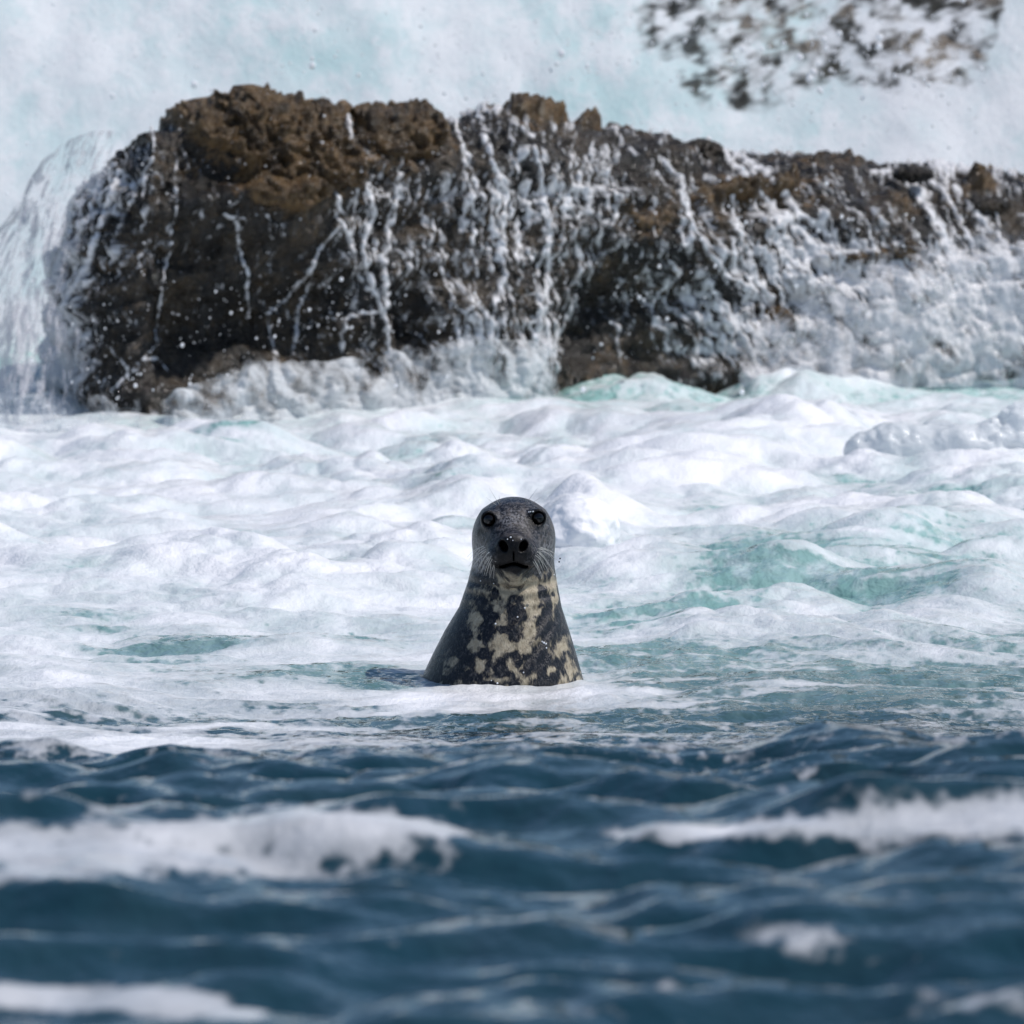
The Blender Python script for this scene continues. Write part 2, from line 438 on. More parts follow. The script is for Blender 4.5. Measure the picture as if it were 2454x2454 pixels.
# ------------------------------------------------------------------ the rock
# top outline of the rock in photograph pixels (1932 scale) turned into heights
TOP = np.array([(40, 470), (75, 350), (110, 285), (165, 247), (240, 232), (265, 214), (330, 216), (390, 201), (430, 193), (490, 198), (520, 189), (540, 186), (556, 177), (575, 188), (592, 198),
                (640, 206), (690, 209), (720, 206), (736, 213), (752, 206), (775, 214), (850, 214), (930, 214), (965, 212), (1000, 192), (1040, 196), (1062, 203), (1090, 205), (1120, 216), (1180, 233), (1250, 242),
                (1300, 241), (1360, 246), (1400, 266), (1450, 276), (1520, 286), (1600, 286), (1690, 293), (1745, 300), (1765, 316), (1850, 313), (1932, 312), (2100, 330), (2400, 380), (3200, 560)], float) * 1.2702
def front_y(x): return np.interp(x, [-1.9, -1.2, 0, 1.0, 1.9, 4.5], [29.25, 29.6, 30.35, 31.0, 31.4, 32.6])
NU, NV = 940, 330
def rock_sheet():
    # plan line: round the left end, along the front, away to the right
    ang = np.linspace(0, 1, 120)
    lx = -1.62; ly = front_y(-1.2)
    left = np.stack([lx + .35 - .42 * np.sin(ang * np.pi / 2) , (ly + 2.4) - 2.05 * ang], 1)
    px = np.concatenate([[-0.9, -1.25], [-1.5, -1.62, -1.66, -1.62, -1.5, -1.3], np.linspace(-1.0, 1.9, 24), [2.4, 3.2, 4.2]])
    py = np.concatenate([[33.4, 32.6], [31.9, 31.2, 30.6, 30.1, 29.78, 29.6], front_y(np.linspace(-1.0, 1.9, 24)), front_y(np.array([2.4, 3.2, 4.2]))])
    d = np.concatenate([[0], np.cumsum(np.hypot(np.diff(px), np.diff(py)))])
    # more columns where the photograph looks
    s_vis = np.linspace(d[3], d[-3], NU - 80)
    s = np.concatenate([np.linspace(0, d[3], 41)[:-1], s_vis, np.linspace(d[-3], d[-1], 41)[1:]])
    X = np.interp(s, d, px); Yp = np.interp(s, d, py)
    ker = np.hanning(41); ker /= ker.sum()
    sm = lambda a: np.convolve(np.pad(a, 20, 'edge'), ker, 'valid')
    X, Yp = sm(X), sm(Yp)
    tx, ty = np.gradient(X), np.gradient(Yp); L = np.hypot(tx, ty); tx /= L; ty /= L
    nx, ny = -ty, tx                         # inwards
    # height
    pxo = 1227 + X / (Yp + .3) / K
    pyo = np.interp(pxo, TOP[:, 0], TOP[:, 1])
    Hh = CAM_Z + ((1227 - pyo) * K - PITCH) * (Yp + .32)
    D = np.interp(X, [-1.7, -1.0, .2, .9, 1.9, 4], [.30, .26, .30, .55, .95, 1.2])
    Hh = np.maximum(Hh - .030 - .020 * sstep(.4, .1, X) - .040 * sstep(-.7, -1.1, X), .25)
    t = np.linspace(-.28, 1.0, int(NV * .70)); t2 = np.linspace(0, 1, NV - len(t) + 1)[1:]
    n = 3.0
    tt = np.clip(t, 0, 1) * np.pi / 2
    dz = np.sin(tt)**(2 / n); dd = 1 - np.cos(tt)**(2 / n)
    dz = np.where(t < 0, t * 1.2, dz)
    P = np.zeros((NV, NU, 3))
    for i in range(len(t)):
        P[i, :, 0] = X + nx * dd[i] * D; P[i, :, 1] = Yp + ny * dd[i] * D; P[i, :, 2] = dz[i] * Hh
    for j in range(len(t2)):
        i = len(t) + j
        ins = D + 1.1 * t2[j]
        P[i, :, 0] = X + nx * ins; P[i, :, 1] = Yp + ny * ins; P[i, :, 2] = Hh - .55 * t2[j]**1.5 * np.minimum(1, Hh)
    return P
RP = rock_sheet()
RN = -grid_normals(RP)
if RN[NV // 3, NU // 2, 1] > 0: RN = -RN
_x, _y, _z = RP[..., 0], RP[..., 1], RP[..., 2]
RPX, RPY = project(_x, _y, _z)
RPX, RPY = RPX / 1.2702, RPY / 1.2702         # 1932 scale used by the lists below
CRUST = [(470, 250, 110, 48, 1), (560, 330, 90, 50, 1), (500, 370, 70, 25, .8), (760, 260, 80, 46, 1.1), (590, 215, 60, 30, .9), (350, 235, 90, 22, .8), (1050, 215, 110, 26, 1), (1150, 240, 50, 16, .7),
         (1210, 410, 60, 45, .55), (1320, 270, 40, 26, .6), (1420, 370, 110, 22, .6), (1590, 310, 90, 14, .5), (1500, 340, 80, 20, .5), (1850, 360, 50, 22, .7), (1340, 420, 30, 40, .5), (1700, 390, 90, 40, .35), (1460, 610, 40, 40, .5), (1620, 490, 110, 18, .5)]
crust = np.zeros_like(_x)
for c in CRUST: crust += c[4] * blob(RPX, RPY, c[0], c[1], c[2], c[3])
crust = crust + .35 * fbm3(_x * 5, _y * 5, _z * 5, 3, 81)
crust_soft = crust + .35 * fbm3(_x * 2.2, _y * 2.2, _z * 3, 3, 83) * sstep(600, 200, RPY)
crust = sstep(.25, .6, crust)
def cavity():
    g = .20 * blob(RPX, RPY, 400, 620, 170, 130) + .10 * blob(RPX, RPY, 600, 600, 120, 90) + .14 * blob(RPX, RPY, 780, 610, 40, 60) + .10 * blob(RPX, RPY, 1180, 560, 90, 110) + .12 * blob(RPX, RPY, 1100, 640, 60, 70) + .07 * blob(RPX, RPY, 430, 480, 130, 40)
    g = g - .09 * blob(RPX, RPY, 500, 380, 140, 30) - .05 * blob(RPX, RPY, 220, 560, 70, 160) - .06 * blob(RPX, RPY, 930, 480, 90, 160) - .05 * blob(RPX, RPY, 1250, 420, 60, 60)
    return g
def rock_disp():
    a = .085 * fbm3(_x * 2.1, _y * 2.1, _z * 2.6, 3, 91) + .045 * (np.abs(noise3(_x * 6, _y * 6, _z * 7.5, 95)) - .3)
    ridg = .040 * (.45 - np.abs(noise3(_x * 11, _y * 11, _z * 14, 97))) + .022 * (.4 - np.abs(noise3(_x * 25, _y * 25, _z * 25, 98)))
    fine = .012 * fbm3(_x * 42, _y * 42, _z * 42, 2, 101)
    led = .035 * noise3(_x * 1.2, _y * 1.2, _z * 11 + noise3(_x * 3, _y * 3, _z * 3, 4), 103) * (1 - crust)
    c = crust * (.02 + .030 * fbm3(_x * 17, _y * 17, _z * 17, 3, 105, .6))
    top = sstep(.85, 1.0, _z / np.maximum(.3, _z.max(0)[None, :]))
    return (a * (1 - .75 * top) + ridg * (.6 + .6 * crust) + fine + led * (1 - top) + c) - cavity()
RD = rock_disp()
RS = RP + RN * RD[..., None]                   # the rock surface

def rock_material():
    t = NT('wet_rock'); CR = t.attr('crust')
    c = t.coord()
    n1 = t.noise(c, 3.0, 6.0, 0.65); n2 = t.noise(c, 22.0, 5.0, 0.7); n3 = t.noise(c, 75.0, 3.0, 0.6)
    col = t.mix(t.ramp(n1, .35, .68), (0.010, 0.008, 0.006), (0.066, 0.048, 0.030))
    col = t.mix(t.math('MULTIPLY', t.ramp(n2, .55, .72), .6), col, (0.13, 0.090, 0.050))
    n4 = t.noise(c, 8.0, 5.0, .65); col = t.mix(t.ramp(n4, .56, .40, 0, .85), col, (0.008, 0.007, 0.006)); col = t.mix(t.ramp(n3, .64, .72, 0, .35), col, (0.20, 0.17, 0.13))
    warm = t.mix(t.ramp(n2, .4, .65), (0.040, 0.024, 0.010), (0.21, 0.125, 0.052))
    col = t.mix(t.math('MULTIPLY', t.ramp(t.math('ADD', CR, t.math('SUBTRACT', n2, .5)), .1, .6), .9), col, warm)
    b = t.bump(n2, 1.0, .04); b = t.bump(n3, .9, .014, b)
    return t.surf(t.n('BsdfPrincipled', Base_Color=col, Roughness=t.ramp(n4, .35, .65, .10, .32), IOR=1.5, Normal=b))
def crust_material():
    t = NT('weedy_crust')
    c = t.coord()
    n1 = t.noise(c, 9.0, 6.0, 0.7); n2 = t.noise(c, 38.0, 5.0, 0.7); n3 = t.noise(c, 110.0, 2.0, 0.6)
    col = t.mix(t.ramp(n1, .35, .65), (0.050, 0.030, 0.013), (0.200, 0.120, 0.050))
    col = t.mix(t.ramp(n2, .52, .72, 0, .8), col, (0.30, 0.215, 0.115))
    col = t.mix(t.ramp(n2, .46, .34, 0, .8), col, (0.02, 0.014, 0.008))
    b = t.bump(n2, 1.0, .04); b = t.bump(n3, .9, .012, b)
    return t.surf(t.n('BsdfPrincipled', Base_Color=col, Roughness=t.ramp(n3, .3, .7, .08, .38), IOR=1.5, Normal=b))
M_ROCK = rock_material(); M_CRUST = crust_material()
Qr = grid_quads(NV, NU)
Vr = RS.reshape(-1, 3)
if True:
    a, b, c = Vr[Qr[NU * 60, 0]], Vr[Qr[NU * 60, 1]], Vr[Qr[NU * 60, 2]]
    if np.cross(b - a, c - a)[1] > 0: Qr = Qr[:, ::-1]
rock = mesh_np('rock', Vr, Qr, {'crust': np.clip(crust_soft, 0, 1).ravel()}, M_ROCK)
tag(rock, 'big dark wet rock with brown crusted top and water pouring down its face', 'rock')
# weed and barnacle crust: mats lying on the rock, each patch its own mesh
def mats():
    mer = sstep(.40, .85, crust)
    off = -.004 + mer * (.022 * crust + .040 * (.45 - np.abs(noise3(_x * 13, _y * 13, _z * 15, 110))) + .034 * (.4 - np.abs(noise3(_x * 29, _y * 29, _z * 29, 111))) + .010 * noise3(_x * 60, _y * 60, _z * 60, 112))
    V = (RS + RN * off[..., None]).reshape(-1, 3)
    cq = crust.ravel()[Qr].mean(1)
    zone = RPX.ravel()[Qr].mean(1)
    zq = Vr[Qr][:, :, 2].mean(1)
    for a, b in ((230, 668), (668, 880), (940, 1150), (1230, 1530), (1800, 1960)):
        m = (cq > .42) & (zone > a) & (zone <= b) & (zq > .05)
        v, q, _, _ = compact(V, Qr[m], {})
        lab = np.arange(len(v))
        while True:                                # one label per connected patch
            lo = lab[q].min(1); new = lab.copy()
            for k in range(4): np.minimum.at(new, q[:, k], lo)
            new = new[new]
            if (new == lab).all(): break
            lab = new
        ql = lab[q[:, 0]]
        for L in np.unique(ql):
            mm = ql == L
            if mm.sum() < 120: continue
            vv, qq, _, _ = compact(v, q[mm], {})
            mesh_np('seaweed_mat', vv, qq, None, M_CRUST, parent=rock)
mats()
def lump(name, c, r, seed, mat, parent=None, rough=.25, h=None, shape=None):
    h = h or min(r) / 7
    lo = np.array(c) - np.array(r) * 1.6; n = np.ceil(np.array(r) * 3.2 / h).astype(int)
    ax = [lo[i] + h * np.arange(n[i]) for i in range(3)]
    X, Y, Z = np.meshgrid(*ax, indexing='ij')
    F = shape(X, Y, Z) if shape else ell(X, Y, Z, c, r)
    s = 2.2 / min(r)
    F = F + min(r) * rough * fbm3(X * s, Y * s, Z * s, 3, seed)
    V, Q = surface_nets(F, lo, h)
    return mesh_np(name, V, Q, {'dens': np.ones(len(V)), 'foam': np.ones(len(V)), 'tone': np.ones(len(V)) * .6}, mat, parent)
for px, py, rx, rz, sd in ((1322, 250, .055, .028, 1), (1345, 252, .03, .02, 2), (1722, 303, .075, .032, 3), (1330, 268, .07, .05, 5), (1858, 362, .09, .035, 6), (556, 186, .05, .045, 7), (1010, 198, .08, .03, 8), (738, 212, .05, .03, 9)):
    P = at_dist(px * 1.2702, py * 1.2702, float(front_y((px - 966) * 1.9 / 966)) + .36)
    P[2] -= .052 + (.018 if px < 1100 else .0)
    lump('rock_knob', P, (rx, rx, rz), sd, M_ROCK if sd < 7 else M_CRUST, rock, .35)

# ------------------------------------------------------------------ water running over the rock
STREAMS = [
    ([(420, 405), (445, 420), (452, 470), (462, 520), (461, 560), (461, 598)], 5, 1), ([(428, 410), (455, 412)], 5, 1), ([(470, 412), (448, 440)], 4, .7), ([(500, 406), (503, 425), (508, 452)], 4, .8), ([(507, 470), (508, 500)], 4, .5),
    ([(330, 300), (328, 400), (312, 500), (300, 560), (292, 640)], 4, .85), ([(288, 245), (285, 310), (272, 372)], 6, .8), ([(345, 280), (350, 320)], 6, .5), ([(300, 330), (315, 360)], 9, .5),
    ([(640, 430), (600, 470), (575, 520), (530, 570), (500, 590)], 6, .9), ([(590, 490), (570, 560), (555, 610), (545, 680)], 5, .9), ([(500, 590), (510, 640), (520, 700), (550, 730)], 6, .8),
    ([(660, 225), (655, 300), (632, 350), (640, 400)], 9, .8), ([(690, 350), (700, 400), (680, 470), (700, 540), (722, 600), (735, 690)], 9, .95), ([(752, 330), (735, 420), (720, 500), (728, 580)], 9, .9), ([(630, 400), (660, 450), (672, 520), (690, 545), (715, 540)], 7, .8), ([(670, 360), (655, 420), (665, 480)], 7, .7),
    ([(720, 590), (680, 590), (650, 600), (636, 640), (640, 666)], 6, .95), ([(610, 600), (650, 604)], 5, .6), ([(905, 260), (925, 310), (952, 350), (945, 420), (938, 480), (945, 520), (925, 600), (912, 730)], 9, 1), ([(930, 320), (945, 400), (930, 440)], 6, .7),
    ([(1005, 280), (1022, 360), (1030, 440), (1030, 540), (1010, 620), (1000, 720)], 10, .9), ([(1000, 700), (970, 620), (985, 560), (1030, 540)], 6, .5), ([(1040, 330), (1045, 440)], 7, .6), ([(860, 235), (880, 330), (890, 400), (885, 470), (900, 520)], 8, .8), ([(820, 480), (840, 540), (858, 580), (875, 590), (900, 570)], 7, .8), ([(835, 350), (850, 380)], 8, .6), ([(800, 540), (830, 545)], 6, .5),
    ([(1080, 560), (1060, 620), (1020, 680)], 10, .8), ([(960, 230), (1000, 260)], 10, .7), ([(1100, 300), (1110, 380), (1080, 450), (1090, 520)], 8, .7), ([(1140, 300), (1160, 380), (1150, 430)], 8, .6),
    ([(1330, 262), (1380, 310), (1420, 350), (1450, 390), (1470, 430)], 9, .9), ([(1240, 300), (1280, 340), (1290, 400), (1330, 470), (1370, 520), (1450, 560)], 10, .85), ([(1290, 370), (1300, 450), (1280, 470)], 12, .8), ([(1390, 300), (1440, 330), (1500, 400), (1560, 450)], 14, .9), ([(1370, 340), (1380, 420), (1400, 470)], 9, .7),
    ([(1190, 420), (1170, 460), (1100, 500), (1060, 560)], 8, .6), ([(1180, 560), (1160, 640), (1170, 690)], 6, .6), ([(1215, 500), (1230, 560), (1225, 640), (1250, 690)], 6, .6), ([(1290, 540), (1310, 600), (1350, 640)], 8, .7), ([(1330, 560), (1400, 640), (1430, 690)], 16, .8),
    ([(1690, 335), (1730, 360), (1760, 420), (1790, 480), (1800, 520)], 18, 1), ([(1760, 350), (1800, 400), (1830, 470)], 9, .9), ([(1640, 330), (1720, 335)], 9, .8), ([(1800, 360), (1850, 420), (1900, 470)], 12, .8), ([(1480, 410), (1560, 500), (1600, 560)], 22, .9),
    ([(215, 655), (240, 690), (255, 700), (222, 730), (190, 765)], 5, 1), ([(255, 690), (280, 675), (295, 678), (310, 700)], 5, .8), ([(300, 640), (270, 680), (262, 700)], 5, .7),
    ([(180, 280), (160, 330), (120, 400)], 10, .7), ([(230, 330), (200, 420), (170, 500), (130, 580), (100, 680)], 12, .9), ([(205, 300), (180, 400), (140, 470)], 8, .8), ([(290, 300), (240, 400), (215, 480)], 8, .6), ([(150, 360), (125, 440), (90, 520), (60, 640)], 16, .9), ([(110, 330), (70, 440), (30, 560)], 22, .9), ([(200, 255), (150, 300)], 14, .8)]
def seg_mask(PX, PY, pts, w):
    best = np.full(PX.shape, 1e9)
    for (x0, y0), (x1, y1) in zip(pts[:-1], pts[1:]):
        dx, dy = x1 - x0, y1 - y0
        t = np.clip(((PX - x0) * dx + (PY - y0) * dy) / (dx * dx + dy * dy), 0, 1)
        best = np.minimum(best, np.hypot(PX - x0 - t * dx, PY - y0 - t * dy))
    return np.exp(-(best / w)**2)
def running_water():
    wob = 14 * noise2(RPX / 40, RPY / 60, 121); wob2 = 5 * noise2(RPX / 12, RPY / 16, 122)
    QX = RPX + wob * .5 + wob2; QY = RPY + 3 * noise2(RPX / 14, RPY / 14, 124)
    sp = RS.copy(); sx_, sy_ = project(sp[..., 0], sp[..., 1], sp[..., 2]); sx_ = sx_ / 1.2702 + wob * .35 + wob2; sy_ = sy_ / 1.2702
    M = np.zeros_like(_x)
    for pts, w, a in STREAMS: M = np.maximum(M, a * seg_mask(sx_, sy_, pts, w * .62))
    shear = np.interp(RPX, [0, 250, 500, 1050, 1500, 1932], [-.35, -.25, 0, 0.02, .5, .6])
    U = (QX - shear * (RPY - 250))
    st = 1 - 2.2 * np.abs(noise2(U / 26, RPY / 120, 131)); st2 = 1 - 2.2 * np.abs(noise2(U / 11, RPY / 60, 133)); st3 = noise2(U / 7, RPY / 26, 135)
    dens = np.full_like(_x, -.15)
    for cx, cy, rx, ry, a in ((940, 420, 130, 230, .34), (700, 480, 70, 180, .34), (1080, 380, 110, 150, .36), (1330, 400, 220, 110, .34), (850, 420, 70, 130, .3), (230, 430, 60, 160, .35), (1500, 480, 150, 90, .45), (1650, 590, 220, 110, .75), (1880, 560, 160, 150, .85), (1460, 640, 130, 50, .6), (1330, 600, 90, 120, .25), (1200, 620, 130, 110, .12), (960, 690, 110, 60, .5), (100, 560, 70, 230, .7), (40, 700, 110, 160, .8), (170, 330, 70, 90, .35), (780, 690, 120, 40, .3), (1750, 340, 80, 40, .3),
                              (850, 222, 120, 14, .5), (680, 214, 60, 10, .5), (200, 245, 60, 14, .6), (1230, 245, 70, 14, .35), (1570, 290, 90, 10, .3), (1850, 325, 120, 16, .6), (1020, 640, 40, 80, .45), (870, 640, 50, 70, .4)):
        dens = dens + a * blob(RPX, RPY, cx, cy, rx, ry)
    dens = dens - .55 * crust - .35 * blob(RPX, RPY, 380, 640, 120, 90) - .3 * blob(RPX, RPY, 1130, 660, 70, 60)
    st = .42 * st + .40 * st2 + .45 * st3 + .35 * noise2(U / 4, RPY / 9, 141)
    D = np.maximum(1.35 * M * (.75 + .6 * noise2(U / 9, RPY / 14, 137)), dens - .12 + .95 * (st - .12))
    D = np.clip(D, 0, 1.2)
    off = .006 + .014 * np.clip(D, 0, 1) + .004 * np.maximum(0, M)
    P = RS + RN * off[..., None]
    V = P.reshape(-1, 3); d = D.ravel()
    q = Qr[(d[Qr].max(1) > .08) & (V[Qr][:, :, 2].max(1) > -.08)]
    v, q, a, _ = compact(V, q, {'dens': d})
    mat = white_water_material('running_water', (0.86, 0.86, 0.88), (90, 90, 10), 0, .25, .12, .93, .6, .25)
    o = mesh_np('running_water', v, q, a, mat)
    tag(o, 'white streams of sea water running down the face of the dark rock', 'water', kind='stuff')
running_water()

# the smooth curtain pouring over the left end of the rock
def curtain():
    nu, nv = 200, 160
    u = np.linspace(0, 1, nu)[None, :]; v = np.linspace(0, 1, nv)[:, None]
    # from the inner front edge round to the back left
    top = np.array([at_dist(px * 1.2702, py * 1.2702, Y) for px, py, Y in ((300, 262, 29.86), (230, 247, 29.9), (170, 247, 30.1), (110, 275, 30.3), (70, 330, 30.6), (30, 420, 31.0))])
    foot = np.array([at_dist(px * 1.2702, py * 1.2702, Y) for px, py, Y in ((190, 800, 29.35), (120, 820, 29.3), (40, 835, 29.25), (-60, 845, 29.3), (-170, 850, 29.6), (-300, 850, 30.2))])
    k = np.linspace(0, 1, 6)
    T = np.stack([np.interp(u[0], k, top[:, i]) for i in range(3)], -1); Fo = np.stack([np.interp(u[0], k, foot[:, i]) for i in range(3)], -1)
    P = T[None] * (1 - v[..., None]) + Fo[None] * v[..., None]
    # falls in an arc: out quickly, then down
    arc = np.sin(np.pi * v)**.8 * (1 - .35 * v)
    P[..., 2] += .05 * arc * (.35 + .65 * sstep(.15, .5, u)); P[..., 1] -= .12 * arc * (1 - u); P[..., 0] -= .03 * arc
    n = noise2(u * 9 + 3 * v, v * 3.2 + 2 * u, 151) * .040 + noise2(u * 26 + 6 * v, v * 8, 152) * .016 + noise2(u * 60 + 12 * v, v * 22, 158) * .008
    P[..., 1] -= n; P[..., 0] -= n * .5
    st = 1 - 2 * np.abs(noise2(u * 24 + 3 * v + 1.2 * noise2(u * 4, v * 5, 7), v * 3.0, 153))
    st2 = noise2(u * 70 + 7 * v, v * 5, 155)
    wv = noise2(u * 6, v * 4, 159)
    D = .40 * sstep(.02, .5, u) + .30 * noise2(u * 8 + 5 * v + wv, v * 6 + wv, 160) + .24 * st * (1 - .3 * u) + .26 * st2 + .22 * noise2(u * 130 + 9 * v, v * 14, 157) - .20 * sstep(.45, 0, u) + .22 * v - .05 + .16 * np.exp(-(v / .15)**2)
    D = np.clip((D + .25 * noise2(u * 60 + 9 * wv, v * 34, 161)) * sstep(0, .06, u), 0, 1.1)
    V = P.reshape(-1, 3); q = grid_quads(nv, nu); d = D.ravel(); q = q[d[q].max(1) > .06]
    vv, q, a, _ = compact(V, q, {'dens': d})
    o = mesh_np('water_curtain', vv, q, a, white_water_material('water_curtain', (0.56, 0.555, 0.59), (46, 46, 12), 0, .3, .2, .80))
    tag(o, 'smooth grey veil of water pouring over the left end of the rock', 'water', kind='stuff')
curtain()

# ------------------------------------------------------------------ splashes and spray
def splash(name, label, base, depth, seed, col=(0.72, 0.76, 0.78), dmul=1.0, fade=.35):
    """lumpy bank of whitewater: base = list of (px, py_top, py_foot, Y) in 1932 pixels"""
    base = np.array(base, float); nu = 260; nv = 110
    u = np.linspace(0, 1, nu); k = np.linspace(0, 1, len(base))
    bp = [np.interp(u, k, base[:, i]) for i in range(4)]
    bot = np.array([at_dist(a * 1.2702, c * 1.2702, Y) for a, b, c, Y in zip(*bp)]); topp = np.array([at_dist(a * 1.2702, b * 1.2702, Y) for a, b, c, Y in zip(*bp)])
    v = np.linspace(0, 1, nv)[:, None]
    P = bot[None] * (1 - v[..., None]) + topp[None] * v[..., None]
    ph = v * np.pi * .62
    P[..., 1] += depth * (1 - np.cos(ph)) * .9 - depth * .4
    P[..., 2] = bot[None, :, 2] - .06 + (topp[None, :, 2] - bot[None, :, 2] + .06) * np.sin(ph) / math.sin(np.pi * .5) * 1.0
    x, y, z = P[..., 0], P[..., 1], P[..., 2]
    lum = np.abs(noise3(x * 9, y * 9, z * 9, seed)) * .07 + np.abs(noise3(x * 22, y * 22, z * 22, seed + 1)) * .016 + .006 * fbm3(x * 50, y * 50, z * 50, 2, seed + 2)
    P[..., 1] -= lum; P[..., 2] += lum * .7 * v
    D = 1.0 - fade * v**1.1 + .45 * fbm3(x * 9, y * 9, z * 7, 4, seed + 4)
    edge = sstep(0, .07, u) * sstep(1, .93, u)
    D = np.clip(D * edge[None, :] * sstep(1.0, .86, v) * dmul, 0, 1.2)
    V = P.reshape(-1, 3); q = grid_quads(nv, nu); d = D.ravel(); q = q[d[q].max(1) > .08]
    vv, q, a, _ = compact(V, q, {'dens': d})
    o = mesh_np(name, vv, q, a, white_water_material(name + '_water', col, (14, 14, 14), 0, .4, .4, .92, 1.1, .2))
    return tag(o, label, 'splash', kind='stuff')
splash('splash', 'grey splash of water rising along the foot of the rock behind the foam', [(290, 770, 800, 29.3), (330, 745, 800, 29.3), (400, 720, 790, 29.4), (470, 685, 780, 29.5), (560, 690, 775, 29.6), (700, 680, 765, 29.8), (800, 660, 760, 30.0), (900, 640, 755, 30.1), (1000, 650, 750, 30.2), (1080, 690, 745, 30.3)], .12, 200, (0.74, 0.76, 0.78), .85, .5)
splash('splash', 'thin grey splash at the left foot of the water curtain', [(-60, 740, 830, 29.1), (30, 745, 830, 29.1), (120, 760, 820, 29.1), (200, 750, 812, 29.15), (280, 775, 805, 29.2)], .10, 220, (0.68, 0.71, 0.74), .62, .6)
splash('splash', 'broad white bank of spray over the right foot of the rock', [(1380, 690, 712, 30.7), (1420, 640, 705, 30.75), (1520, 560, 700, 30.8), (1620, 500, 698, 30.85), (1700, 470, 696, 30.9), (1780, 480, 695, 30.95), (1860, 440, 694, 31.0), (1960, 430, 692, 31.0), (2100, 480, 692, 31.1), (2300, 560, 692, 31.2)], .30, 240, (0.78, 0.77, 0.79), .80, .75)

def spray_wall():
    nu, nv = 520, 300
    u = np.linspace(-1, 1, nu)[None, :]; v = np.linspace(0, 1, nv)[:, None]
    x = 7.5 * u + 0 * v; z = -.1 + 4.2 * v + 0 * u
    y = 33.6 + 5.4 * v**1.05
    y = y + np.clip(np.abs(x) - 3, 0, 9) * .25
    P = np.stack([x, y + 0 * u, z], -1)
    lum = .10 * noise2(x * 1.1, z * 1.1, 301) + .020 * fbm2(x * 3.2 + z, z * 3.2 - x, 2, 303, .5)
    P[..., 1] -= lum; P[..., 2] += .3 * lum * v
    PX, PY = project(P[..., 0], P[..., 1], P[..., 2]); PX /= 1.2702; PY /= 1.2702
    PY = np.maximum(PY, 30)               # the gap in the spray goes on upwards
    thin = 1.05 * blob(PX, PY, 1600, 50, 400, 125) + .45 * blob(PX, PY, 1800, 20, 160, 130) + .45 * blob(PX, PY, 1380, 110, 150, 80)
    thin = thin * sstep(0, -60, PY - 270) * sstep(1975, 1850, PX + 60 * noise2(x * 3.1, z * 2.3, 327))
    thin = sstep(.12, .55, thin + .30 * noise3(x * 2.2, y * 0, z * 2.6, 309))
    D = 1.75 - thin * 1.13 + .90 * fbm3(x * 11, y * 0, z * 11.5, 4, 313, .7) * thin
    D = D * sstep(1, .8, v + 0 * u)
    tone = np.clip(.55 + .55 * fbm3(x * 1.5, y * 0, z * 1.5, 5, 321, .7) + .9 * blob(PX, PY, 1120, 195, 140, 28, .2) - .3 * sstep(1300, 1800, PX), 0, 1)
    V = P.reshape(-1, 3); q = grid_quads(nv, nu); d = np.clip(D, 0, 1.3).ravel(); q = q[d[q].max(1) > .08]
    vv, q, a, _ = compact(V, q, {'dens': d, 'tone': tone.ravel()})
    t = NT('breaking_spray')
    Dn = t.attr('dens'); T = t.attr('tone')
    n1 = t.noise(t.coord((1, 1, 1)), 14.0, 5.0, .65)
    al = t.ramp(t.math('ADD', Dn, t.math('MULTIPLY', t.math('SUBTRACT', n1, .5), .9)),   .12, 1.05)
    col = t.mix(T, (0.80, 0.80, 0.83), (0.62, 0.78, 0.79))
    m1 = t.noise(t.coord((1, .3, 1), (.3, .5, .7)), 5.0, 7.0, .72); col = t.mix(t.ramp(m1, .40, .62, 0, .9), col, (0.88, 0.88, 0.90))
    b = t.bump(m1, .25, .10)
    p = t.n('BsdfDiffuse', Color=col, Normal=b); tr = t.n('BsdfTranslucent', Color=col, Normal=b)
    m = t.n('MixShader', i0=.35, i1=p.outputs[0], i2=tr.outputs[0]); tp = t.n('BsdfTransparent')
    mat = t.surf(t.n('MixShader', i0=al, i1=tp.outputs[0], i2=m.outputs[0]))
    o = mesh_np('breaking_spray', vv, q, a, mat)
    tag(o, 'towering pale wall of breaking spray behind the rock', 'spray', kind='stuff')
spray_wall()

def cliff():
    nu, nv = 260, 140
    u = np.linspace(0, 1, nu)[None, :]; v = np.linspace(0, 1, nv)[:, None]
    x = .3 + 11 * u + 0 * v; z = -.4 + 6.5 * v + 0 * u
    y = 39.2 + 1.6 * v + 1.5 * sstep(.06, 0, u) + .8 * u
    lum = .8 * fbm3(x * .8, y * .8, z * 1.0, 3, 401) + .25 * (.4 - np.abs(noise3(x * 3, y * 3, z * 4, 405))) + .08 * fbm3(x * 9, y * 9, z * 9, 3, 407)
    P = np.stack([x, y - lum * .6, z - 1.2 * sstep(.12, 0, u) * v * 2], -1)
    V = P.reshape(-1, 3); q = grid_quads(nv, nu)
    t = NT('distant_cliff_rock'); c = t.coord()
    n1 = t.noise(c, 2.0, 6.0, .65); n2 = t.noise(c, 12.0, 5.0, .65)
    col = t.mix(t.ramp(n1, .35, .7), (0.09, 0.08, 0.075), (0.26, 0.22, 0.18)); col = t.mix(t.ramp(n2, .5, .75, 0, .6), col, (0.30, 0.26, 0.22))
    o = mesh_np('cliff', V, q, None, t.surf(t.n('BsdfPrincipled', Base_Color=col, Roughness=.5, Normal=t.bump(n2, .9, .08))))
    tag(o, 'grey brown cliff half hidden by the spray at the upper right', 'cliff', kind='structure')
cliff()

